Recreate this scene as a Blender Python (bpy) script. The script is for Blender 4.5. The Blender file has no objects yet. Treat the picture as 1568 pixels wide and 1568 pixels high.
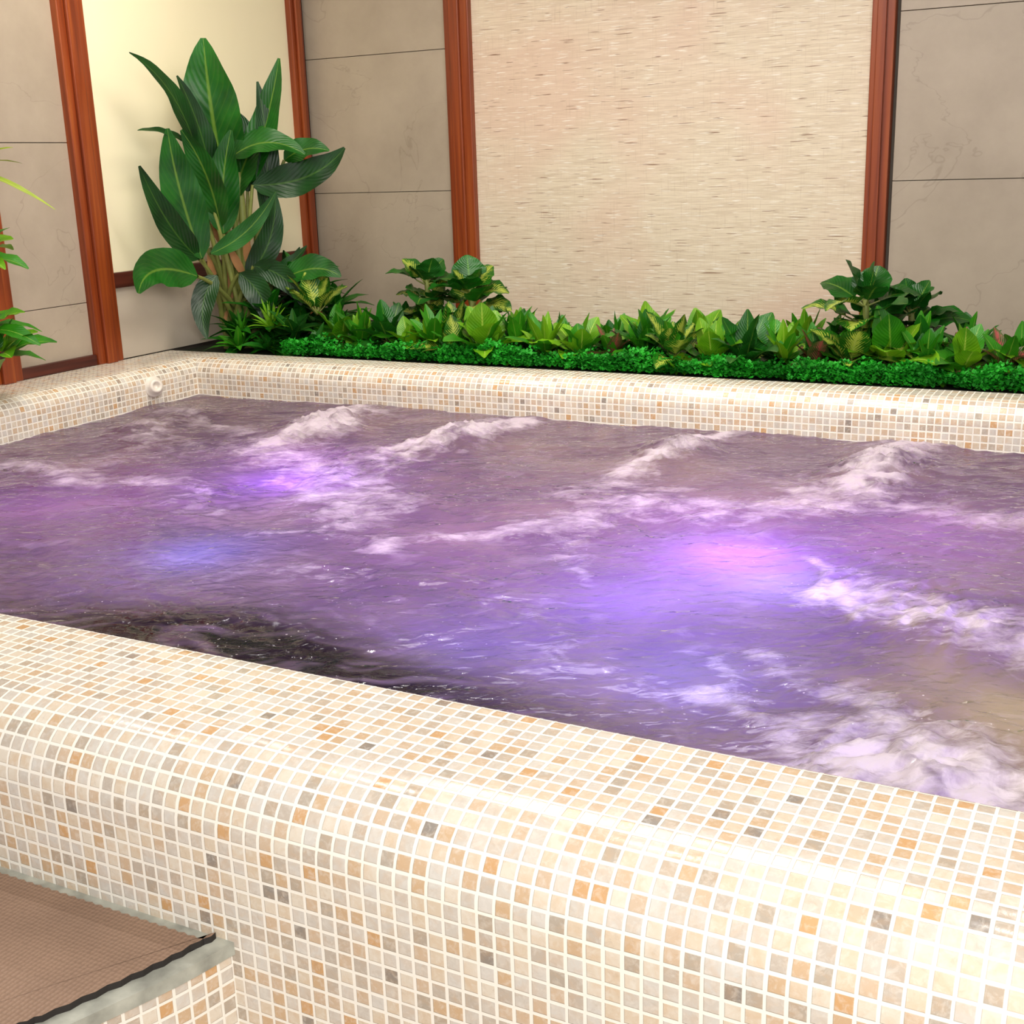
import bpy, bmesh, math, random
from mathutils import Vector, Matrix, noise
random.seed(7)
scene = bpy.context.scene
try:
    scene.view_settings.view_transform = 'Standard'
except Exception: pass
RIM=0.75; WATER=0.615; CAMZ=1.45

# ---------------------------------------------------------------- node helpers
def newmat(name):
    m=bpy.data.materials.new(name); m.use_nodes=True
    nt=m.node_tree; b=nt.nodes['Principled BSDF']
    return m,nt,b
def N(nt,t,**k):
    n=nt.nodes.new(t)
    for a,v in k.items():
        setattr(n,a,v)
    return n
def L(nt,a,b): nt.links.new(a,b)
def math_(nt,op,a,b=None,c=None):
    n=nt.nodes.new('ShaderNodeMath'); n.operation=op
    for i,v in enumerate((a,b,c)):
        if v is None: continue
        if isinstance(v,(int,float)): n.inputs[i].default_value=v
        else: nt.links.new(v,n.inputs[i])
    return n.outputs[0]
def mixc(nt,f,a,b,mode='MIX'):
    n=nt.nodes.new('ShaderNodeMix'); n.data_type='RGBA'; n.blend_type=mode
    for s,v in ((n.inputs[0],f),(n.inputs[6],a),(n.inputs[7],b)):
        if isinstance(v,(int,float)): s.default_value=v
        elif isinstance(v,(tuple,list)): s.default_value=(*v[:3],1)
        else: nt.links.new(v,s)
    return n.outputs[2]
def ramp(nt,f,stops,interp='LINEAR'):
    n=nt.nodes.new('ShaderNodeValToRGB'); cr=n.color_ramp; cr.interpolation=interp
    while len(cr.elements)<len(stops): cr.elements.new(0.5)
    for e,(p,c) in zip(cr.elements,stops):
        e.position=p; e.color=(*c,1) if len(c)==3 else c
    nt.links.new(f,n.inputs[0]); return n.outputs[0]
def noise_(nt,vec,scale,detail=4,rough=.5,dist=0):
    n=nt.nodes.new('ShaderNodeTexNoise')
    n.inputs['Scale'].default_value=scale; n.inputs['Detail'].default_value=detail
    n.inputs['Roughness'].default_value=rough; n.inputs['Distortion'].default_value=dist
    if vec: nt.links.new(vec,n.inputs['Vector'])
    return n.outputs['Fac']
def mapping(nt,vec,scale=(1,1,1),loc=(0,0,0)):
    n=nt.nodes.new('ShaderNodeMapping'); n.inputs['Scale'].default_value=scale; n.inputs['Location'].default_value=loc
    nt.links.new(vec,n.inputs['Vector']); return n.outputs[0]
def bump(nt,h,strength,dist,b):
    n=nt.nodes.new('ShaderNodeBump'); n.inputs['Strength'].default_value=strength; n.inputs['Distance'].default_value=dist
    nt.links.new(h,n.inputs['Height']); nt.links.new(n.outputs[0],b.inputs['Normal']); return n
def rgb(r,g,b):
    f=lambda c:(c/255/12.92) if c/255<=.04045 else ((c/255+.055)/1.055)**2.4
    return (f(r),f(g),f(b))

# ---------------------------------------------------------------- materials
def mat_mosaic():
    m,nt,b=newmat('mosaic_tile')
    uv=N(nt,'ShaderNodeTexCoord').outputs['UV']
    sc=N(nt,'ShaderNodeVectorMath',operation='SCALE'); sc.inputs['Scale'].default_value=46; L(nt,uv,sc.inputs[0])
    fl=N(nt,'ShaderNodeVectorMath',operation='FLOOR'); L(nt,sc.outputs[0],fl.inputs[0])
    fr=N(nt,'ShaderNodeVectorMath',operation='FRACTION'); L(nt,sc.outputs[0],fr.inputs[0])
    wn=N(nt,'ShaderNodeTexWhiteNoise',noise_dimensions='2D'); L(nt,fl.outputs[0],wn.inputs['Vector'])
    sep=N(nt,'ShaderNodeSeparateXYZ'); L(nt,fr.outputs[0],sep.inputs[0])
    ws=N(nt,'ShaderNodeSeparateColor'); L(nt,wn.outputs['Color'],ws.inputs[0])
    dx=math_(nt,'ABSOLUTE',math_(nt,'SUBTRACT',sep.outputs[0],math_(nt,'ADD',math_(nt,'MULTIPLY',ws.outputs[0],.04),.48)))
    dy=math_(nt,'ABSOLUTE',math_(nt,'SUBTRACT',sep.outputs[1],.5))
    mx=math_(nt,'MAXIMUM',dx,dy)
    lim=math_(nt,'ADD',math_(nt,'MULTIPLY',ws.outputs[1],-.04),.42)
    mr=N(nt,'ShaderNodeMapRange',interpolation_type='SMOOTHSTEP'); L(nt,math_(nt,'SUBTRACT',mx,lim),mr.inputs[0])
    mr.inputs[1].default_value=-.02; mr.inputs[2].default_value=.02
    grout=mr.outputs[0]
    col=ramp(nt,wn.outputs['Value'],[(0,rgb(204,195,183)),(.16,rgb(214,197,174)),(.33,rgb(204,180,154)),(.45,rgb(210,203,193)),
        (.58,rgb(202,172,138)),(.66,rgb(190,177,162)),(.76,rgb(220,208,190)),(.89,rgb(178,165,149)),(.955,rgb(204,160,112)),(.978,rgb(146,136,126))],'CONSTANT')
    n1=noise_(nt,sc.outputs[0],.9,5,.6,.8)
    col=mixc(nt,math_(nt,'MULTIPLY',ramp(nt,n1,[(.42,(0,0,0)),(.65,(1,1,1))]),.30),col,rgb(206,168,126),'MIX')
    n3=noise_(nt,sc.outputs[0],2.2,4,.65,.5)
    col=mixc(nt,math_(nt,'MULTIPLY',ramp(nt,n3,[(.48,(0,0,0)),(.68,(1,1,1))]),.38),col,rgb(230,222,210),'MIX')
    n4=noise_(nt,sc.outputs[0],1.6,5,.7,.8)
    col=mixc(nt,math_(nt,'MULTIPLY',ramp(nt,n4,[(.55,(0,0,0)),(.72,(1,1,1))]),.25),col,rgb(160,140,118),'MIX')
    col=mixc(nt,grout,col,rgb(242,235,222))
    L(nt,col,b.inputs['Base Color'])
    L(nt,math_(nt,'ADD',math_(nt,'MULTIPLY',grout,.4),.16),b.inputs['Roughness'])
    bump(nt,math_(nt,'ADD',math_(nt,'MULTIPLY',grout,-1),math_(nt,'MULTIPLY',n1,.3)),.5,.002,b)
    return m
def mat_wood():
    m,nt,b=newmat('red_wood')
    oc=N(nt,'ShaderNodeTexCoord').outputs['Object']
    g=noise_(nt,mapping(nt,oc,(30,30,.9)),1.5,4,.5,.3)
    col=ramp(nt,g,[(.25,rgb(100,38,14)),(.5,rgb(136,58,22)),(.8,rgb(166,84,34))])
    L(nt,col,b.inputs['Base Color']); b.inputs['Roughness'].default_value=.35
    bump(nt,g,.08,.002,b); return m
def mat_darkwood():
    m,nt,b=newmat('dark_wood')
    oc=N(nt,'ShaderNodeTexCoord').outputs['Object']
    g=noise_(nt,mapping(nt,oc,(3,2,50)),1.5,5)
    L(nt,ramp(nt,g,[(.3,rgb(60,20,14)),(.7,rgb(92,38,26))]),b.inputs['Base Color']); b.inputs['Roughness'].default_value=.4
    return m
def mat_stone():
    m,nt,b=newmat('stone_panel')
    oc=N(nt,'ShaderNodeTexCoord').outputs['Object']
    n1=noise_(nt,mapping(nt,oc,(1,1,1.5)),1.1,5,.55,1.0)
    vein=math_(nt,'ABSOLUTE',math_(nt,'SUBTRACT',n1,.53))
    vm=ramp(nt,vein,[(0,(.84,.83,.82)),(.004,(1,1,1))])
    n2=noise_(nt,oc,2.5,8,.65)
    base=ramp(nt,n2,[(.3,rgb(163,148,130)),(.7,rgb(182,167,148))])
    L(nt,mixc(nt,1.0,base,vm,'MULTIPLY'),b.inputs['Base Color'])
    b.inputs['Roughness'].default_value=.5
    bump(nt,n2,.2,.004,b); return m
def mat_grass():
    m,nt,b=newmat('grasscloth_wallpaper')
    oc=N(nt,'ShaderNodeTexCoord').outputs['Object']
    d=noise_(nt,mapping(nt,oc,(8,8,170)),1.0,1.5,.5)
    d2=noise_(nt,mapping(nt,oc,(13,13,190),(5,2,1)),1.0,1.5,.5)
    fine=noise_(nt,mapping(nt,oc,(7,7,170),(3,1,2)),1.4,3,.6)
    vert=noise_(nt,mapping(nt,oc,(130,130,7)),1.0,3,.7)
    patch=noise_(nt,oc,1.3,2)
    base=ramp(nt,fine,[(.35,rgb(212,194,168)),(.6,rgb(230,215,190))])
    base=mixc(nt,math_(nt,'MULTIPLY',ramp(nt,patch,[(.45,(0,0,0)),(.6,(1,1,1))]),.5),base,rgb(222,186,164))
    vm=ramp(nt,vert,[(.56,(0,0,0)),(.72,(.35,.35,.35))])
    col=mixc(nt,vm,base,rgb(190,166,140))
    lm=ramp(nt,d2,[(.62,(0,0,0)),(.67,(1,1,1))])
    col=mixc(nt,math_(nt,'MULTIPLY',lm,.65),col,rgb(248,242,230))
    dm=ramp(nt,d,[(.665,(0,0,0)),(.69,(1,1,1))])
    col=mixc(nt,math_(nt,'MULTIPLY',dm,.8),col,rgb(128,90,64))
    L(nt,col,b.inputs['Base Color']); b.inputs['Roughness'].default_value=.75
    bump(nt,fine,.4,.003,b); return m
def mat_plain(name,c,rough=.6,nscale=5,amt=.06,spec=.5):
    m,nt,b=newmat(name)
    oc=N(nt,'ShaderNodeTexCoord').outputs['Object']
    n=noise_(nt,oc,nscale,4)
    c2=tuple(x*(1-amt*3) for x in c)
    L(nt,ramp(nt,n,[(.3,c2),(.7,c)]),b.inputs['Base Color']); b.inputs['Roughness'].default_value=rough
    b.inputs['Specular IOR Level'].default_value=spec
    bump(nt,n,.1,.002,b); return m
def mat_leaf(name,c1,c2,rib,var=None,rough=.38,vs=.10,blot=0):
    m,nt,b=newmat(name)
    tc=N(nt,'ShaderNodeTexCoord')
    s=N(nt,'ShaderNodeSeparateXYZ'); L(nt,tc.outputs['UV'],s.inputs[0])
    au=math_(nt,'ABSOLUTE',math_(nt,'SUBTRACT',s.outputs[0],.5))
    ph=math_(nt,'SUBTRACT',math_(nt,'MULTIPLY',s.outputs[1],75),math_(nt,'MULTIPLY',au,50))
    vein=math_(nt,'SINE',ph)
    n=noise_(nt,tc.outputs['Object'],9,3)
    col=ramp(nt,n,[(.3,c1),(.7,c2)])
    if var:
        nv=noise_(nt,mapping(nt,tc.outputs['Object'],(1,1,1)),38,4,.7)
        f=math_(nt,'SUBTRACT',math_(nt,'ADD',math_(nt,'MULTIPLY',vein,.12),nv),math_(nt,'MULTIPLY',au,.75))
        col=mixc(nt,ramp(nt,f,[(.33,(0,0,0)),(.42,(1,1,1))]),col,var)
    vm=ramp(nt,vein,[(.0,(0,0,0)),(.75,(0,0,0)),(1.0,(vs,vs,vs))])
    col=mixc(nt,vm,col,rib)
    rm=ramp(nt,au,[(.015,(.7,.7,.7)),(.04,(0,0,0))])
    col=mixc(nt,rm,col,rib)
    L(nt,col,b.inputs['Base Color']); b.inputs['Roughness'].default_value=rough
    bump(nt,vein,.2,.002,b)
    out=nt.nodes['Material Output']
    tr=N(nt,'ShaderNodeBsdfTranslucent'); L(nt,col,tr.inputs[0])
    mx=N(nt,'ShaderNodeMixShader'); mx.inputs[0].default_value=.18
    L(nt,b.outputs[0],mx.inputs[1]); L(nt,tr.outputs[0],mx.inputs[2]); L(nt,mx.outputs[0],out.inputs[0])
    return m

MOS=mat_mosaic(); WOOD=mat_wood(); DWOOD=mat_darkwood(); STONE=mat_stone(); GRASS=mat_grass()
CREAM=mat_plain('cream_panel',rgb(250,240,204),.6,3,.01)
SLAB=mat_plain('plaster',rgb(90,80,70),.8)
SOIL=mat_plain('soil',rgb(30,44,16),.9,30,.2)
STEM=mat_plain('green_stem',rgb(134,142,70),.5,20,.1)
CANE=mat_plain('cane_bark',rgb(120,98,66),.7,30,.15)
DRY=mat_plain('dry_leaf',rgb(170,120,70),.7,20,.1)
PVC=mat_plain('white_pvc',rgb(236,226,212),.3,5,.01)
LF_BAN=mat_leaf('leaf_banana',rgb(10,66,12),rgb(30,104,24),rgb(110,146,50))
LF_BAN2=mat_leaf('leaf_banana_dark',rgb(7,42,10),rgb(18,70,18),rgb(64,104,34))
LF_BR=mat_leaf('leaf_bright',rgb(60,134,14),rgb(128,182,26),rgb(186,212,84))
LF_DK=mat_leaf('leaf_dark',rgb(10,74,10),rgb(28,116,18),rgb(86,144,40))
LF_MD=mat_leaf('leaf_mid',rgb(26,106,10),rgb(62,150,20),rgb(140,182,66))
LF_VAR=mat_leaf('leaf_variegated',rgb(14,76,12),rgb(36,112,18),rgb(180,194,90),var=rgb(176,190,72))
LF_RED=mat_leaf('leaf_red_tinged',rgb(44,84,30),rgb(84,100,44),rgb(200,70,80),var=rgb(176,92,84))
LF_YEL=mat_leaf('leaf_lime',rgb(120,150,24),rgb(170,186,50),rgb(200,210,100))
MOSS=mat_leaf('moss_leaf',rgb(10,122,16),rgb(40,184,38),rgb(70,190,50),rough=.6)
LEAFS=[LF_BR,LF_DK,LF_MD,LF_VAR,LF_RED,LF_BAN,LF_BAN2,LF_YEL,STEM]
iBR,iDK,iMD,iVAR,iRED,iBAN,iBAN2,iYEL,iST=range(9)

# ---------------------------------------------------------------- mesh helpers
def finish(bm,name,mats,parent=None,smooth=False,loc=None):
    me=bpy.data.meshes.new(name); bm.to_mesh(me); bm.free()
    for m in mats: me.materials.append(m)
    if smooth:
        for p in me.polygons: p.use_smooth=True
    o=bpy.data.objects.new(name,me); scene.collection.objects.link(o)
    if parent: o.parent=parent
    if loc: o.location=loc
    return o
def addbox(bm,x0,x1,y0,y1,z0,z1,mi=0,bev=0):
    r=bmesh.ops.create_cube(bm,size=1)
    vs=r['verts']
    for v in vs:
        v.co=Vector((x0+(v.co.x+.5)*(x1-x0),y0+(v.co.y+.5)*(y1-y0),z0+(v.co.z+.5)*(z1-z0)))
    fs=set(f for v in vs for f in v.link_faces)
    for f in fs: f.material_index=mi
    if bev:
        es=list(set(e for v in vs for e in v.link_edges))
        r=bmesh.ops.bevel(bm,geom=es,offset=bev,segments=2,affect='EDGES',profile=.5)
        for f in r['faces']: f.material_index=mi
def boxobj(name,x0,x1,y0,y1,z0,z1,mat,bev=0,parent=None):
    bm=bmesh.new(); addbox(bm,x0,x1,y0,y1,z0,z1,0,bev); return finish(bm,name,[mat],parent)

# ---------------------------------------------------------------- walls
XL=-3.68; YB=5.0; XR=2.2; TOP=2.8
WLF=boxobj('wall_left',XL-.17,XL-.02,0.2,YB+.17,0,TOP,SLAB)
WBK=boxobj('wall_back',XL-.02,XR,YB+.02,YB+.17,0,TOP,SLAB)
floormat=mat_plain('floor_stone',rgb(150,130,112),.5,3,.05)
boxobj('floor',XL-.17,XR,-2.5,YB+.17,-.08,0,floormat)
boxobj('ceiling',XL-.17,XR,.9,YB+.17,TOP,TOP+.1,mat_plain('ceiling_paint',rgb(120,104,92),.8,3,.02))
def zc(r): return CAMZ+r
JZ=[.0,zc(-1.29),zc(-.70),zc(-.105),zc(.50),zc(1.1),TOP]
def stonepanel(name,axis,a0,a1,joints):
    bm=bmesh.new()
    for z0,z1 in zip(joints[:-1],joints[1:]):
        if z1<=RIM-.02: continue
        z0=max(z0,RIM)
        if axis=='x': addbox(bm,a0,a1,YB,YB+.019,z0+.0013,z1-.0013,0,.001)
        else: addbox(bm,XL-.019,XL,a0,a1,z0+.0013,z1-.0013,0,.001)
    return finish(bm,name,[STONE],WBK if axis=='x' else WLF)
stonepanel('stone_panel','x',XL+.005,-2.903,JZ)
stonepanel('stone_panel','x',-.98+.012,XR,JZ)
JL=[0,zc(-1.06),zc(-.46),zc(.13),zc(.72),TOP]
stonepanel('stone_panel','y',3.13,3.49,JL)
stonepanel('stone_panel','y',1.3,3.0,JL)
boxobj('wallpaper_panel',-2.78,-1.066,YB,YB+.019,RIM,TOP,GRASS,parent=WBK)
boxobj('cream_panel',XL-.019,XL,3.62,4.88,zc(-.36),TOP,CREAM,parent=WLF)
boxobj('wallpaper_panel',XL-.019,XL,3.62,4.88,RIM,zc(-.42),mat_plain('pale_panel',rgb(214,200,182),.6,6,.03),parent=WLF)
def post(name,axis,a0,a1,z0=RIM,z1=TOP):
    bm=bmesh.new(); w=a1-a0
    if axis=='x':
        addbox(bm,a0,a1,YB-.03,YB+.019,z0,z1,0,.004)
        addbox(bm,a0+w*.25,a0+w*.66,YB-.045,YB-.03,z0,z1,0,.004)
    else:
        addbox(bm,XL-.019,XL+.03,a0,a1,z0,z1,0,.004)
        addbox(bm,XL+.03,XL+.045,a0+w*.25,a0+w*.66,z0,z1,0,.004)
    return finish(bm,name,[WOOD])
post('trim_1','x',-2.903,-2.78); post('trim_2','x',-1.066,-.982)
post('trim_3','y',3.49,3.62,z0=RIM); post('trim_4','y',4.88,4.965); post('trim_5','y',2.99,3.12,z0=RIM)
boxobj('trim_6',XL-.019,XL+.02,3.62,4.88,zc(-.42),zc(-.36),DWOOD,.004)
boxobj('baseboard_left',XL-.018,XL+.022,1.3,3.49,RIM,RIM+.04,DWOOD,.004)

# ---------------------------------------------------------------- pool rim (mosaic)
IX0,IX1,IY0,IY1=-3.37,1.5,1.36,3.72
WL,WR,WF,WB=.305,.33,.33,.22
def prof(w,r,R,outz):
    pts=[]
    pts.append((0,.02)); 
    for z in [.1,.3,.5,.6]: pts.append((0,z))
    n=8
    for i in range(n+1):
        a=math.pi/2*i/n
        pts.append((r-r*math.cos(a),RIM-r+r*math.sin(a)))
    for i in range(1,5): pts.append((r+(w-r-R)*i/5,RIM))
    for i in range(n+1):
        a=math.pi/2*i/n
        pts.append((w-R+R*math.sin(a),RIM-R+R*math.cos(a)))
    for z in [.55,.4,.2,0]: pts.append((w,z))
    return pts
PF=prof(WF,.045,.10,0); PB=prof(WB,.07,.05,0); PL=prof(WL,.06,.02,0); PR=PF
def arc(p):
    s=[0]
    for a,b in zip(p[:-1],p[1:]): s.append(s[-1]+math.hypot(b[0]-a[0],b[1]-a[1]))
    return s
bm=bmesh.new(); uvl=bm.loops.layers.uv.new('UVMap')
def side(p,which):
    s=arc(p); K=len(p)
    M=60
    rows=[]
    for k in range(K):
        if which in 'FB':
            x0=IX0-PL[k][0]; x1=IX1+PR[k][0]; y=IY0-p[k][0] if which=='F' else IY1+p[k][0]
            A=Vector((x0,y,p[k][1])); B=Vector((x1,y,p[k][1]))
        else:
            x=IX0-p[k][0] if which=='L' else IX1+p[k][0]
            y0=IY0-PF[k][0]; y1=IY1+PB[k][0]
            A=Vector((x,y0,p[k][1])); B=Vector((x,y1,p[k][1]))
        row=[]
        for i in range(M+1):
            t=i/M; co=A.lerp(B,t)
            u=co.x if which in 'FB' else co.y
            row.append((bm.verts.new(co),u,s[k]))
        rows.append(row)
    for k in range(K-1):
        for i in range(M):
            q=[rows[k][i],rows[k][i+1],rows[k+1][i+1],rows[k+1][i]]
            if which in 'BL': q=q[::-1] if which=='B' else q
            f=bm.faces.new([a[0] for a in q])
            for l,a in zip(f.loops,q): l[uvl].uv=(a[1]+5,a[2]+.3)
            f.smooth=True
for p,w in ((PF,'F'),(PB,'B'),(PL,'L'),(PR,'R')): side(p,w)
vs=[bm.verts.new(c) for c in ((IX0,IY0,.02),(IX1,IY0,.02),(IX1,IY1,.02),(IX0,IY1,.02))]
f=bm.faces.new(vs)
for l in f.loops: l[uvl].uv=(l.vert.co.x+5,l.vert.co.y)
bmesh.ops.recalc_face_normals(bm,faces=bm.faces)
pool=finish(bm,'mosaic_spa_pool',[MOS])

def lathe(bm,prof,origin,axis,mi=0,seg=24):
    ax=Vector(axis).normalized(); t=Vector((0,0,1)) if abs(ax.z)<.9 else Vector((1,0,0))
    e1=ax.cross(t).normalized(); e2=ax.cross(e1)
    rings=[]
    for d,r in prof:
        rings.append([bm.verts.new(Vector(origin)+ax*d+(e1*math.cos(2*math.pi*i/seg)+e2*math.sin(2*math.pi*i/seg))*max(r,1e-4)) for i in range(seg)])
    for a,b in zip(rings[:-1],rings[1:]):
        for i in range(seg):
            f=bm.faces.new((a[i],a[(i+1)%seg],b[(i+1)%seg],b[i])); f.material_index=mi; f.smooth=True
bm=bmesh.new()
lathe(bm,[(-.01,0),(-.01,.040),(.006,.040),(.012,.037),(.014,.028),(.03,.026),(.034,.022),(.034,.014),(.02,.012),(.02,0)],(IX0+.002,3.47,.683),(1,-.35,.2))
finish(bm,'water_inlet_fitting',[PVC])

# ---------------------------------------------------------------- water
JETS=[(-3.1,3.15,.10,.015),(-2.50,3.36,.15,.030),(-1.97,3.36,.13,.030),(-1.25,3.37,.12,.025),(-.64,3.40,.14,.032),(.1,3.38,.11,.03),(-.25,1.66,.16,.015),(-.3,2.27,.14,.012)]
SEG=[ # x0,y0,x1,y1,width,strength
(-3.12,3.10,-2.9,3.0,.10,.6),(-3.2,3.35,-2.75,3.2,.08,.6),
(-2.5,3.6,-2.5,3.05,.11,1.15),(-2.5,3.05,-2.15,2.8,.16,.75),(-2.15,2.85,-1.75,2.43,.16,.7),(-2.45,2.9,-2.0,3.0,.12,.5),(-2.6,3.1,-2.9,2.75,.10,.4),
(-1.93,3.66,-1.99,3.12,.085,1.15),(-1.95,3.2,-1.9,2.85,.12,.55),(-2.0,3.1,-2.2,2.9,.1,.5),
(-1.2,3.66,-1.28,3.12,.08,1.1),(-1.28,3.1,-1.35,2.85,.10,.6),(-1.4,2.9,-1.2,2.75,.07,.4),
(-.60,3.66,-.68,3.1,.10,1.15),(-.68,3.15,-.80,2.92,.15,.85),(-.8,2.95,-1.1,2.76,.12,.75),(-1.1,2.78,-1.26,2.5,.10,.65),(-1.26,2.5,-1.52,2.29,.06,.65),(-1.52,2.29,-1.9,2.2,.06,.4),
(-1.26,2.5,-1.05,2.25,.05,.4),
(-3.2,2.45,-2.85,2.55,.08,.75),(-2.85,2.53,-2.45,2.53,.09,.6),(-2.4,2.5,-2.2,2.35,.08,.4),
(-1.35,2.93,-1.1,3.0,.05,.6),
(-.62,2.52,-.58,2.38,.03,.6),(-.60,2.36,-.50,2.22,.035,.85),(-.52,2.34,-.17,2.25,.10,1.0),(-.2,2.25,.4,2.2,.11,.95),
(-.5,3.05,-.2,2.96,.08,.65),(-.2,2.96,.3,2.9,.09,.7),
(-.60,1.98,-.47,1.85,.03,.5),(-.62,1.80,-.50,1.66,.045,.65),(-.46,1.84,-.36,1.72,.07,.8),(-.42,1.66,-.1,1.62,.11,1.05),(-.1,1.62,.3,1.62,.11,1.0),
(.1,3.66,.05,3.1,.09,1.0),(-.66,1.95,-.55,1.70,.025,.5),(-1.0,1.95,-.75,1.80,.04,.35),(-1.75,2.0,-1.45,2.05,.05,.3)]
def segd(x,y,s):
    x0,y0,x1,y1=s[:4]; dx=x1-x0; dy=y1-y0; t=max(0,min(1,((x-x0)*dx+(y-y0)*dy)/(dx*dx+dy*dy)))
    return math.hypot(x-x0-t*dx,y-y0-t*dy)
def smooth(t): t=max(0,min(1,t)); return t*t*(3-2*t)
bm=bmesh.new()
xs=[]; x=IX0
while x<.25: xs.append(x); x+=.0075
while x<IX1: xs.append(x); x+=.03
xs.append(IX1)
ny=310; ys=[IY0+(IY1-IY0)*i/ny for i in range(ny+1)]
foam=[];tan=[];dark_reflection=[]
grid=[]
for y in ys:
    row=[]
    for x in xs:
        wx=noise.noise(Vector((x*3.1,y*3.1,1.3))); wy=noise.noise(Vector((x*3.1,y*3.1,7.9)))
        sx=noise.noise(Vector((x*8+wx*2,y*8,3))); sy=noise.noise(Vector((x*8,y*8+wy*2,5)))
        X=x+.12*wx+.06*sx; Y=y+.12*wy+.06*sy
        f=0
        for s in SEG:
            d=segd(X,Y,s)
            if d<s[4]*2.4:
                f=max(f,s[5]*math.exp(-(d/s[4])**2))
        tb=noise.fractal(Vector((x*14,y*14,2)),1,2.1,4)
        fo=f*(.85+.5*tb)
        A=X*.883+Y*.469; B_=-X*.469+Y*.883
        r1=noise.noise(Vector((A*6,B_*11,4)))*1.6
        r2=1-abs(noise.noise(Vector((A*12+wy*3,B_*22,8))))*2
        agit=.5+.6*min(1,f*1.3)+.5*noise.noise(Vector((x*1.7,y*1.7,21)))
        z=WATER+.010*noise.noise(Vector((x*3,y*4.5,0)))+agit*(.006*r1+.0045*r2+.003*noise.noise(Vector((A*30,B_*50,3))))-.006
        bil=1-abs(noise.noise(Vector((x*13,y*13,9))))*1.5; bil2=1-abs(noise.noise(Vector((x*29,y*29,19))))*1.5
        z+=.007*f*(.5*bil+.5*bil2)
        for jx,jy,jr,jh in JETS:
            d=math.hypot((x-jx)/(jr*.9),(y-jy)/(jr*1.9))
            if d<2.2: z+=jh*math.exp(-d*d*1.3)*(.15+.75*bil+.65*bil2)
        foam.append(max(0,min(1.3,fo)))
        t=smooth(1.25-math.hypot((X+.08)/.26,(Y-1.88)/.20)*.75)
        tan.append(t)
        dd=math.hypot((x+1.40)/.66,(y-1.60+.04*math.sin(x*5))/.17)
        dark_reflection.append(smooth(1.5-dd)*smooth(.95+1.0*noise.fractal(Vector((A*6,B_*16,11)),1,2,3)))
        row.append(bm.verts.new((x,y,z)))
    grid.append(row)
for j in range(len(grid)-1):
    a=grid[j]; b=grid[j+1]
    for i in range(len(a)-1):
        bm.faces.new((a[i],a[i+1],b[i+1],b[i])).smooth=True
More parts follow.
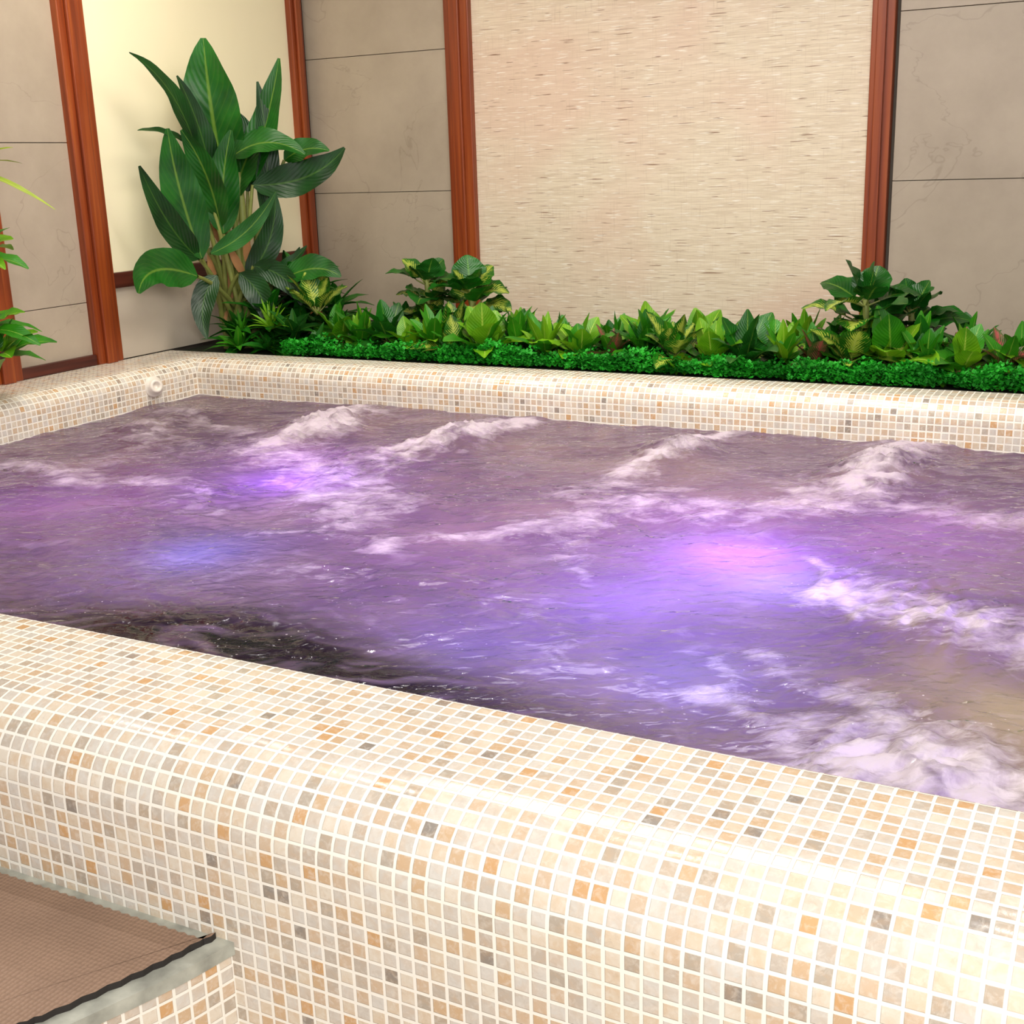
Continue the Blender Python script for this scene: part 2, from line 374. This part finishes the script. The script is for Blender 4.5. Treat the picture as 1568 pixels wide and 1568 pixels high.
def mat_water():
    m=bpy.data.materials.new('bubbling_water'); m.use_nodes=True; nt=m.node_tree
    nt.nodes.clear()
    out=N(nt,'ShaderNodeOutputMaterial')
    oc0=N(nt,'ShaderNodeTexCoord').outputs['Object']
    mp_=N(nt,'ShaderNodeMapping'); mp_.inputs['Rotation'].default_value=(0,0,-math.radians(28)); L(nt,oc0,mp_.inputs['Vector'])
    oc=mp_.outputs[0]
    fa=N(nt,'ShaderNodeAttribute',attribute_name='foam').outputs['Fac']
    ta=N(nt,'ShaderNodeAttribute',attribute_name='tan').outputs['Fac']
    da=N(nt,'ShaderNodeAttribute',attribute_name='dark_reflection').outputs['Fac']
    n1=noise_(nt,mapping(nt,oc,(1,1.6,1)),7,8,.66,1.6)
    n2=noise_(nt,oc,2.6,4,.6,.8)
    n3=noise_(nt,mapping(nt,oc,(1,1.6,1)),38,4,.6,.8)
    col=ramp(nt,n2,[(.3,rgb(98,84,88)),(.5,rgb(120,103,101)),(.7,rgb(146,128,112))])
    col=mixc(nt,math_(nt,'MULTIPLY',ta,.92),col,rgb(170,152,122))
    streak=ramp(nt,n1,[(.53,(0,0,0)),(.64,(.6,.6,.6)),(.74,(1,1,1))])
    col=mixc(nt,math_(nt,'MULTIPLY',streak,.36),col,rgb(200,184,194))
    col=mixc(nt,math_(nt,'MULTIPLY',da,.97),col,(.006,.004,.004))  # dark reflection near the front rim, painted into the water colour
    vo=N(nt,'ShaderNodeTexVoronoi'); vo.inputs['Scale'].default_value=95; L(nt,mapping(nt,oc,(1,1.2,1)),vo.inputs['Vector'])
    sc_=N(nt,'ShaderNodeSeparateColor'); L(nt,vo.outputs['Color'],sc_.inputs[0])
    pop=ramp(nt,noise_(nt,oc,3.5,3,.6,.5),[(.42,(0,0,0)),(.58,(1,1,1))])
    bub_sparkle=math_(nt,'MULTIPLY',math_(nt,'LESS_THAN',vo.outputs['Distance'],math_(nt,'MULTIPLY',sc_.outputs[1],.22)),math_(nt,'GREATER_THAN',math_(nt,'MULTIPLY',sc_.outputs[0],pop),.62))
    fdet=math_(nt,'ADD',fa,math_(nt,'MULTIPLY',math_(nt,'SUBTRACT',n1,.5),1.5))
    fdet=math_(nt,'ADD',fdet,math_(nt,'MULTIPLY',math_(nt,'SUBTRACT',n3,.5),.8))
    ff=ramp(nt,fdet,[(.2,(0,0,0)),(.5,(.32,.32,.32)),(.85,(.72,.72,.72)),(1,(.88,.88,.88))])
    ff=math_(nt,'MULTIPLY',ff,ramp(nt,fa,[(.03,(0,0,0)),(.25,(1,1,1))]))
    ff=math_(nt,'MAXIMUM',ff,math_(nt,'MULTIPLY',bub_sparkle,.6))  # tiny bubbles, with the water's sparkle painted in as pale specks
    col=mixc(nt,ff,col,rgb(238,228,226))
    bp=N(nt,'ShaderNodeBump'); bp.inputs['Strength'].default_value=.6; bp.inputs['Distance'].default_value=.012
    rip=noise_(nt,mapping(nt,oc,(1,1.9,1)),16,2.5,.45,.6)
    L(nt,math_(nt,'ADD',rip,math_(nt,'MULTIPLY',n3,math_(nt,'ADD',.16,math_(nt,'MULTIPLY',ff,.3)))),bp.inputs['Height'])
    dif=N(nt,'ShaderNodeBsdfDiffuse'); L(nt,col,dif.inputs[0])
    tr=N(nt,'ShaderNodeBsdfTranslucent'); L(nt,mixc(nt,.35,col,(.9,.85,.95)),tr.inputs[0]); L(nt,bp.outputs[0],tr.inputs['Normal'])
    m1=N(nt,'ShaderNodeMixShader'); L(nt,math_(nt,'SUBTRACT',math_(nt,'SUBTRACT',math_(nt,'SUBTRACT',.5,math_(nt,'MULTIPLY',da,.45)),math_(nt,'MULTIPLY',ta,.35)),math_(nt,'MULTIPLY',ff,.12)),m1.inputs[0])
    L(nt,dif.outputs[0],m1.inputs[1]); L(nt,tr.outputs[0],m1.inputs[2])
    gl=N(nt,'ShaderNodeBsdfGlossy'); gl.inputs['Roughness'].default_value=.03; L(nt,bp.outputs[0],gl.inputs['Normal'])
    fr=N(nt,'ShaderNodeFresnel'); fr.inputs['IOR'].default_value=1.40; L(nt,bp.outputs[0],fr.inputs['Normal'])
    m2=N(nt,'ShaderNodeMixShader'); L(nt,math_(nt,'MULTIPLY',fr.outputs[0],math_(nt,'SUBTRACT',1.0,math_(nt,'MULTIPLY',ff,.8))),m2.inputs[0])
    L(nt,m1.outputs[0],m2.inputs[1]); L(nt,gl.outputs[0],m2.inputs[2]); L(nt,m2.outputs[0],out.inputs[0])
    return m
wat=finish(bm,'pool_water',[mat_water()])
for nm,arr in (('foam',foam),('tan',tan),('dark_reflection',dark_reflection)):
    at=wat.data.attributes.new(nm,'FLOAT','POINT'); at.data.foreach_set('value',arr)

def uwlight(x,y,z,col,power,r=.03):
    bm=bmesh.new(); lathe(bm,[(0,0),(0,.055),(.015,.055),(.02,.045),(.02,0)],(0,0,0),(0,0,1))
    m,nt,b=newmat('light_lens'); b.inputs['Emission Color'].default_value=(*col,1); b.inputs['Emission Strength'].default_value=2
    e=bpy.data.objects.new('underwater_light',None); scene.collection.objects.link(e); e.location=(x,y,.022)
    o=finish(bm,'lens',[m],parent=e)
    l=bpy.data.lights.new('lamp','POINT'); l.color=col; l.energy=power; l.shadow_soft_size=r
    lo=bpy.data.objects.new('lamp',l); scene.collection.objects.link(lo); lo.parent=e; lo.location=(0,0,z-.022)
PUR=(.34,.10,1.0); BLU=(.16,.20,1.0); VIO=(.62,.16,1.0)
uwlight(-.78,2.50,.46,PUR,8); uwlight(-.88,2.15,.42,(.22,.12,1),4.6); uwlight(-.66,1.85,.44,BLU,2.4); uwlight(-.66,2.36,.50,(.25,.25,1),2.6)
uwlight(-2.15,2.68,.45,PUR,6); uwlight(-1.92,2.06,.47,BLU,2.4); uwlight(-2.6,2.25,.30,VIO,3.6); uwlight(-1.45,2.35,.26,VIO,2.6)
uwlight(-1.05,1.80,.40,BLU,2); uwlight(-.45,2.85,.36,VIO,3.2); uwlight(-2.3,2.95,.42,VIO,2); uwlight(-1.0,2.80,.40,VIO,2)

# ---------------------------------------------------------------- steps + mat
step=[(-.972,1.03),(-.990,.96),(-1.02,.88),(-1.06,.79),(-1.13,.70),(-1.24,.62),(-1.38,.57),(-1.55,.55),(-3.0,.55),(-3.0,1.03)]
SZ=CAMZ-.936
def prism(bm,poly,z0,z1,uvl=None,mi=0,smooth=False):
    a=[bm.verts.new((x,y,z0)) for x,y in poly]; b=[bm.verts.new((x,y,z1)) for x,y in poly]
    d=0;n=len(poly)
    for i in range(n):
        j=(i+1)%n; l=math.hypot(poly[j][0]-poly[i][0],poly[j][1]-poly[i][1])
        f=bm.faces.new((a[i],a[j],b[j],b[i])); f.material_index=mi
        if uvl:
            for lo,uv in zip(f.loops,((d,z0),(d+l,z0),(d+l,z1),(d,z1))): lo[uvl].uv=uv
        d+=l
    f=bm.faces.new(b); f.material_index=mi
    if uvl:
        for lo in f.loops: lo[uvl].uv=(lo.vert.co.x+5,lo.vert.co.y)
    f=bm.faces.new(a[::-1]); f.material_index=mi
def catm(poly,n=6):
    out=[]
    for i in range(len(poly)-1):
        p0=poly[max(i-1,0)];p1=poly[i];p2=poly[i+1];p3=poly[min(i+2,len(poly)-1)]
        for k in range(n):
            t=k/n
            out.append(tuple(.5*((2*p1[c])+(-p0[c]+p2[c])*t+(2*p0[c]-5*p1[c]+4*p2[c]-p3[c])*t*t+(-p0[c]+3*p1[c]-3*p2[c]+p3[c])*t**3) for c in (0,1)))
    out.append(poly[-1]); return out
sc=catm(step[:8],6)
outline=sc+step[8:]
bm=bmesh.new(); uvl=bm.loops.layers.uv.new('UVMap'); prism(bm,outline,0,SZ-.020,uvl,0)
trimmat=mat_plain('weathered_grey_trim',rgb(186,186,172),.45,28,.16)
def inset(poly,d):
    out=[]
    n=len(poly)
    for i in range(n):
        a=Vector(poly[i-1]);b=Vector(poly[i]);c=Vector(poly[(i+1)%n])
        e1=(b-a).normalized(); e2=(c-b).normalized()
        n1=Vector((e1.y,-e1.x)); n2=Vector((e2.y,-e2.x)); m=(n1+n2); m=m/(max(.3,m.length_squared/2)) if m.length>0 else n1
        q=b+m*d*(1 if SIGN>0 else -1); out.append((q.x,q.y))
    return out
area=sum(outline[i-1][0]*outline[i][1]-outline[i][0]*outline[i-1][1] for i in range(len(outline)))
SIGN=-1 if area>0 else 1
lip=[(x,y) for x,y in inset(outline,-.004)]
lip=[(x,min(y,1.03)) for x,y in lip]
prism(bm,lip,SZ-.020,SZ-.002,uvl,1)
bmesh.ops.recalc_face_normals(bm,faces=bm.faces)
finish(bm,'mosaic_step',[MOS,trimmat])
m,nt,b=newmat('brown_rubber_mat')
oc=N(nt,'ShaderNodeTexCoord').outputs['Object']
vo=N(nt,'ShaderNodeTexVoronoi'); vo.inputs['Scale'].default_value=150; vo.inputs['Randomness'].default_value=.25; L(nt,oc,vo.inputs['Vector'])
cm=ramp(nt,noise_(nt,oc,8,4),[(.3,rgb(138,110,90)),(.7,rgb(152,122,100))])
cm=mixc(nt,ramp(nt,vo.outputs['Distance'],[(.4,(0,0,0)),(.6,(.25,.25,.25))]),cm,rgb(100,76,58))
L(nt,cm,b.inputs['Base Color'])
b.inputs['Roughness'].default_value=.6; bump(nt,vo.outputs['Distance'],.6,.003,b)
m2_=mat_plain('mat_edge_rubber',rgb(40,34,30),.7)
matpoly=inset(outline,.020)
mp=[]
for i in range(len(matpoly)):
    a=Vector(matpoly[i]); c=Vector(matpoly[(i+1)%len(matpoly)]); L_=(c-a).length; k=max(1,int(L_/.008))
    for j in range(k):
        p=a.lerp(c,j/k); nn=Vector(((c-a).y,-(c-a).x)).normalized()*(.003 if (len(mp)%2) else 0); mp.append((p.x+nn.x,min(p.y+nn.y,1.028)))
bm=bmesh.new(); prism(bm,mp,SZ-.002,SZ+.007); bmesh.ops.recalc_face_normals(bm,faces=bm.faces)
for f in bm.faces:
    if abs(f.normal.z)<.5: f.material_index=1
finish(bm,'brown_floor_mat',[m,m2_])

# ---------------------------------------------------------------- planting
boxobj('planter_bed',XL,XR,3.945,YB,0,RIM-.015,SOIL)
def leaf(bm,uvl,p0,p2,width,arch,hint,mi,seg=10,fold=.25,shape=.75,wave=0.0):
    p0=Vector(p0);p2=Vector(p2);p1=(p0+p2)/2+Vector(arch); hint=Vector(hint)
    prev=None; ph=random.random()*6
    for i in range(seg+1):
        t=i/seg
        c=p0*(1-t)**2+p1*2*t*(1-t)+p2*t*t
        tg=((p1-p0)*(1-t)+(p2-p1)*t).normalized()
        sd=tg.cross(hint)
        if sd.length<1e-3: sd=tg.cross(Vector((.3,.5,.8)))
        sd.normalize(); nn=sd.cross(tg).normalized()
        w=width/2*max(.03,math.sin(math.pi*min(1,t**shape*.97+.015)))**.8
        row=[]
        for k,u in enumerate((-1,-.5,0,.5,1)):
            q=c+sd*u*w+nn*(abs(u)*w*fold+ wave*w*math.sin(t*16+ph+u)*abs(u))
            row.append((bm.verts.new(q),(u+1)/2,t))
        if prev:
            for k in range(4):
                qd=(prev[k],prev[k+1],row[k+1],row[k])
                f=bm.faces.new([a[0] for a in qd]); f.material_index=mi; f.smooth=True
                for l,a in zip(f.loops,qd): l[uvl].uv=(a[1],a[2])
        prev=row
def tube(bm,pts,r0,r1,mi,seg=7):
    pts=[Vector(p) for p in pts]; prev=None
    for i,p in enumerate(pts):
        tg=(pts[min(i+1,len(pts)-1)]-pts[max(i-1,0)]).normalized()
        e1=tg.cross(Vector((.31,.2,.93)) if abs(tg.z)<.95 else Vector((1,0,0))).normalized(); e2=tg.cross(e1)
        r=r0+(r1-r0)*i/(len(pts)-1)
        ring=[bm.verts.new(p+(e1*math.cos(2*math.pi*k/seg)+e2*math.sin(2*math.pi*k/seg))*r) for k in range(seg)]
        if prev:
            for k in range(seg):
                f=bm.faces.new((prev[k],prev[(k+1)%seg],ring[(k+1)%seg],ring[k])); f.material_index=mi; f.smooth=True
        prev=ring
def bez(a,b,c,n=8):
    a,b,c=Vector(a),Vector(b),Vector(c)
    return [a*(1-t)**2+b*2*t*(1-t)+c*t*t for t in [i/n for i in range(n+1)]]
RV=Vector((.883,.469,0)); TV=Vector((.469,-.883,0))
def B(o,gx,gy,d=0):
    s=gx*.0028
    off=Vector((0,1.0*s,0)) if s<0 else RV*s
    k=.955*(1-.06*min(1,-gx/150)) if gx<0 else .955
    return Vector(o)+off+Vector((0,0,gy*.0028*k))+Vector((.45,-.89,0))*d
O=Vector((-3.48,4.12,RIM-.015))
bm=bmesh.new(); uvl=bm.loops.layers.uv.new('UVMap')
face=Vector((.62,-.72,.30))
LV=[((0,262),(-11,463),.23,(-6,10),0,.02,.05),
((28,250),(94,432),.12,(10,-10),0,.0,.0),
((55,200),(60,400),.09,(16,0),1,.0,.0),
((-48,310),(-152,458),.07,(18,30),1,.05,.1),
((-70,325),(-152,350),.04,(0,10),1,.05,.1),
((-52,150),(-92,345),.15,(-12,10),0,.1,.12),
((-60,150),(-156,300),.10,(-6,-26),1,.08,.1),
((-62,125),(-168,118),.15,(-30,40),0,.12,.2),
((18,292),(128,292),.11,(0,36),0,.05,.12),
((42,250),(182,300),.13,(22,-30),1,.02,.05),
((90,285),(160,296),.09,(0,18),0,.0,.06),
((-25,155),(88,240),.07,(10,-22),0,.15,.2),
((28,115),(80,236),.10,(22,-20),1,.1,.1),
((60,115),(120,158),.05,(6,-8),1,.1,.1),
((-8,190),(-68,340),.12,(16,10),0,.08,.1),
((-25,230),(-80,420),.09,(16,10),1,.0,.0),
((0,180),(26,330),.13,(-12,0),0,.1,.12),
((85,110),(172,112),.11,(10,26),0,.12,.2),
((10,230),(66,335),.12,(0,20),0,.0,.02),
((30,240),(20,360),.12,(20,10),1,-.03,-.03),
((-20,120),(-46,30),.09,(-25,10),1,.12,.18),
((20,120),(60,40),.10,(20,10),1,.12,.18),
((40,130),(110,70),.09,(20,20),1,.1,.16)]
for (b0,t0,w,ar,mi,d0,d1) in LV:
    P0=B(O,*b0,d0); P2=B(O,*t0,d1)
    a=RV*(ar[0]*.0028)+Vector((0,0,ar[1]*.0028))
    h=(face+Vector((random.uniform(-.45,.45),random.uniform(-.3,.3),random.uniform(-.1,.5)))).normalized()
    leaf(bm,uvl,P0,P2,w*1.08,a,h,mi,14,.28,.72,.12)
    root=O+Vector((random.uniform(-.05,.06),random.uniform(-.05,.05),.12))
    mid=(root+P0)/2+Vector((0,0,.06))
    tube(bm,bez(root,mid,P0),.012,.007,2)
for dx,h in ((-.07,.42),(-.02,.62),(.045,.72),(.09,.55),(.02,.5),(.13,.4)):
    a=O+RV*dx*.6; c=O+RV*dx*1.3+Vector((0,0,h))
    tube(bm,bez(a,(a+c)/2+RV*.03,c,8),.027,.014,2)
for i in range(9):
    a=O+Vector((0,0,.12+.045*i))+RV*random.uniform(-.08,.08)+TV*.03
    leaf(bm,uvl,a,a+RV*random.uniform(-.09,.09)+Vector((0,0,.14)),.035,(0,0,.0),face,3,6)
finish(bm,'banana_plant',[LF_BAN,LF_BAN2,STEM,DRY])

def rosette(bm,uvl,o,n,length,width,elev=(20,75),mi=0,droop=.5,seg=8,fold=.25,shape=.75,pet=0,petmi=None,tilt=0):
    o=Vector(o); a0=random.random()*6.28
    for i in range(n):
        az=a0+i*2.399+random.uniform(-.3,.3)
        el=math.radians(elev[0]+(elev[1]-elev[0])*(i+.5)/n+random.uniform(-10,10))
        Ln=length*random.uniform(.7,1.15)*(1-.15*i/n)
        d=Vector((math.cos(az)*math.cos(el),math.sin(az)*math.cos(el),math.sin(el)))
        hz=Vector((math.cos(az),math.sin(az),0))
        s=o+d*pet*Ln
        tip=s+d*Ln*(1-pet)-Vector((0,0,droop*Ln*.30*math.cos(el)))
        hint=Vector((0,0,1))-hz*.25+Vector((random.uniform(-.35,.35),random.uniform(-.5,.1),0))
        m_=mi if isinstance(mi,int) else random.choice(mi)
        if pet and petmi is not None: tube(bm,[o,(o+s)/2,s],.004,.003,petmi,5)
        arch=Vector((0,0,.16*Ln*math.cos(el)))+Vector((random.uniform(-1,1),random.uniform(-1,1),0))*.04*Ln
        leaf(bm,uvl,s,tip,width*random.uniform(.8,1.2),arch,hint,m_,seg,fold,shape,.10)
G=RIM-.012
bm=bmesh.new(); uvl=bm.loops.layers.uv.new('UVMap')
for (x,y,h,n,ln,w,mt) in [(-3.42,4.05,.16,12,.17,.045,iDK),(-3.25,4.10,.22,12,.20,.06,iDK),(-3.08,4.2,.14,11,.19,.05,iBAN),
    (-3.3,4.3,.30,11,.22,.06,iBAN2),(-3.16,4.40,.20,11,.2,.06,iDK),(-3.5,4.3,.22,10,.14,.05,iBAN),
    (-3.24,4.24,.32,11,.2,.05,iDK),(-3.35,4.0,.10,12,.15,.04,iMD),(-3.12,4.05,.12,12,.15,.05,iBAN),(-3.02,4.03,.06,12,.13,.05,iDK),(-3.22,3.99,.06,12,.12,.04,iDK)]:
    for k in range(int(h/.06)):
        rosette(bm,uvl,(x+random.uniform(-.04,.04),y+random.uniform(-.03,.03),G+.02+.06*k),n,ln,w,(-5,65),mt,.6,7,.25,.6)
rosette(bm,uvl,(-3.2,4.0,G+.10),22,.16,.018,(15,80),iBR,1.2,7,.25,.5)
rosette(bm,uvl,(-3.36,4.0,G+.08),18,.13,.015,(15,80),iMD,1.2,7,.25,.5)
rosette(bm,uvl,(-3.06,4.12,G+.15),9,.21,.10,(25,80),iVAR,.5,9,.2,.65,.25,iST)
T=[dict(n=15,length=.20,width=.095,elev=(0,82),mi=[iBR,iBR,iMD],shape=.7,pet=.2,petmi=iST),
dict(n=18,length=.19,width=.062,elev=(5,85),mi=[iDK,iMD,iMD],pet=.15,petmi=iST),
dict(n=15,length=.19,width=.085,elev=(5,80),mi=[iVAR,iVAR,iMD],pet=.2,petmi=iST),
dict(n=18,length=.20,width=.055,elev=(15,82),mi=[iMD,iBR]),
dict(n=15,length=.16,width=.066,elev=(0,75),mi=[iRED,iRED,iMD]),
dict(n=14,length=.20,width=.085,elev=(0,80),mi=[iDK,iBAN],shape=.65,pet=.2,petmi=iST)]
order=[0,3,5,0,3,2,0,1,3,0,4,1,2,0,5,3,4,2,0,1,0,4,3,0,5,2,4,0,1,3,0,2]
x=-2.94;k=0
while x<.95:
    kw=dict(T[order[k%len(order)]]); sc_=random.uniform(.85,1.12); kw['length']*=sc_; kw['width']*=sc_
    rosette(bm,uvl,(x,4.06+random.uniform(-.03,.05),G+.02+random.uniform(0,.03)),**kw)
    x+=random.uniform(.105,.14); k+=1
for yy,zz,st in ((4.2,.05,.14),(4.36,.03,.17)):
    x=-2.8
    while x<.95:
        kw=dict(T[random.choice([0,1,1,3,2,5,4])]); sc_=random.uniform(.8,1.1); kw['length']*=sc_; kw['width']*=sc_
        rosette(bm,uvl,(x,yy+random.uniform(-.05,.05),G+zz*random.random()),**kw); x+=random.uniform(st,st*1.3)
for i in range(700):
    x=random.uniform(-3.2,.95); y=random.uniform(3.98,4.12)
    rosette(bm,uvl,(x,y,G),1,.09,.04,(10,70),random.choice([iDK,iMD,iDK,iBR]),.5,5)
finish(bm,'flower_bed_foliage',LEAFS)
def tall(x,y,h,ln=.22,w=.12,mats=None,low=True):
    bm=bmesh.new(); uvl=bm.loops.layers.uv.new('UVMap')
    tube(bm,bez((0,0,0),(.01,0,h*.5),(0,0,h),6),.014,.010,2)
    rosette(bm,uvl,(0,0,h*.35),7,ln,w,(10,50),[0,1],.8,10,.2,.6,.3,2)
    rosette(bm,uvl,(0,0,h*.65),7,ln,w,(10,50),[0,1],.8,10,.2,.6,.3,2)
    rosette(bm,uvl,(0,0,h*.9),8,ln*.95,w,(10,75),[0,1,1],.8,10,.2,.6,.25,2)
    finish(bm,'dieffenbachia_plant',mats or [LF_BAN,LF_DK,STEM],loc=(x,y,RIM-.015))
tall(-2.63,4.28,.29,.20,.13,[LF_VAR,LF_BAN,STEM]); tall(-2.44,4.30,.25,.20,.13,[LF_VAR,LF_DK,STEM]); 
tall(-.88,4.20,.25,.22,.13,[LF_VAR,LF_BAN,STEM]); tall(-.76,4.36,.20,.19,.12,[LF_DK,LF_BAN,STEM])
# moss ground cover
bm=bmesh.new(); uvl=bm.loops.layers.uv.new('UVMap')
for i in range(30000):
    x=random.uniform(-3.1,.95); y=3.915+abs(random.gauss(0,.055)); y=min(y,4.2)
    cl=noise.noise(Vector((x*8,y*8,0)))+.5*noise.noise(Vector((x*22,y*22,3)))
    hh=.050+.050*cl
    if y<3.945 and cl<-.05: continue
    z=RIM-.001+random.random()*max(.008,hh)
    s=random.uniform(.009,.018); az=random.random()*6.28; el=random.uniform(0,1.2)
    d=Vector((math.cos(az)*math.cos(el),math.sin(az)*math.cos(el),math.sin(el)))*s
    sd=Vector((-math.sin(az),math.cos(az),random.uniform(-.4,.4)))*s*.45
    c=Vector((x,y,z))
    q=[c,c+d*.5+sd,c+d,c+d*.5-sd]
    f=bm.faces.new([bm.verts.new(p) for p in q])
    for l,uv in zip(f.loops,((.3,0),(.1,.5),(.3,1),(.45,.5))): l[uvl].uv=uv
finish(bm,'moss_ground_cover',[MOSS])
# plant at left
bm=bmesh.new(); uvl=bm.loops.layers.uv.new('UVMap')
tube(bm,bez((0,0,0),(.02,0,.35),(0,0,.72),8),.018,.012,1)
rosette(bm,uvl,(0,.06,.14),18,.22,.08,(-5,70),[0,3],.9,8,.25,.65,.2,1)
rosette(bm,uvl,(0,.04,.24),12,.20,.075,(-5,50),[0,3],.9,8,.25,.65,.2,1)
rosette(bm,uvl,(0,.04,.46),14,.20,.07,(-5,60),[0,3],1.0,8,.25,.65,.2,1)
rosette(bm,uvl,(0,.04,.74),20,.27,.028,(-15,70),2,1.1,8,.25,.6)
finish(bm,'dracaena_plant',[LF_MD,CANE,LF_YEL,LF_BR],loc=(-3.36,2.71,RIM+.001))

# ---------------------------------------------------------------- lights
def area(name,loc,target,size,power,col,sy=None):
    l=bpy.data.lights.new(name,'AREA'); l.energy=power; l.color=col; l.size=size
    if sy: l.shape='RECTANGLE'; l.size_y=sy
    o=bpy.data.objects.new(name,l); scene.collection.objects.link(o); o.location=loc
    o.rotation_euler=(Vector(target)-Vector(loc)).to_track_quat('-Z','Y').to_euler(); return o
area('ceiling_light',(-1.3,3.2,2.77),(-1.3,3.4,0),1.8,78,(1,.95,.87))
area('ceiling_light',(.8,-.6,2.3),(.1,1.2,.6),1.0,76,(1,.98,.95))
area('ceiling_light',(-2.9,3.3,2.7),(-3.68,4.2,1.6),.5,14,(1,.93,.74))
for ix in range(4):
    for iy in range(2):
        area('glint_lamp',(-3.0+ix*.95,1.8+iy*1.3,2.78),(-3.0+ix*.95,1.8+iy*1.3,0),.06,3.5,(1,.98,.95))  # unseen small lamps, added to put glints on the water
w=bpy.data.worlds.new('World'); scene.world=w; w.use_nodes=True
bg=w.node_tree.nodes['Background']; bg.inputs[0].default_value=(1,.965,.925,1); bg.inputs[1].default_value=.76

# ---------------------------------------------------------------- camera
cd=bpy.data.cameras.new('camera'); cam=bpy.data.objects.new('camera',cd); scene.collection.objects.link(cam)
cd.sensor_width=36; cd.lens=36*1891/1568; cd.clip_start=.02
yaw=math.radians(28.0); p=math.radians(15.7); roll=math.radians(-1.85)
M=Matrix.Rotation(yaw,4,'Z')@Matrix.Rotation(math.pi/2-p,4,'X')@Matrix.Rotation(roll,4,'Z')
cam.matrix_world=Matrix.Translation((0,0,CAMZ))@M
scene.camera=cam
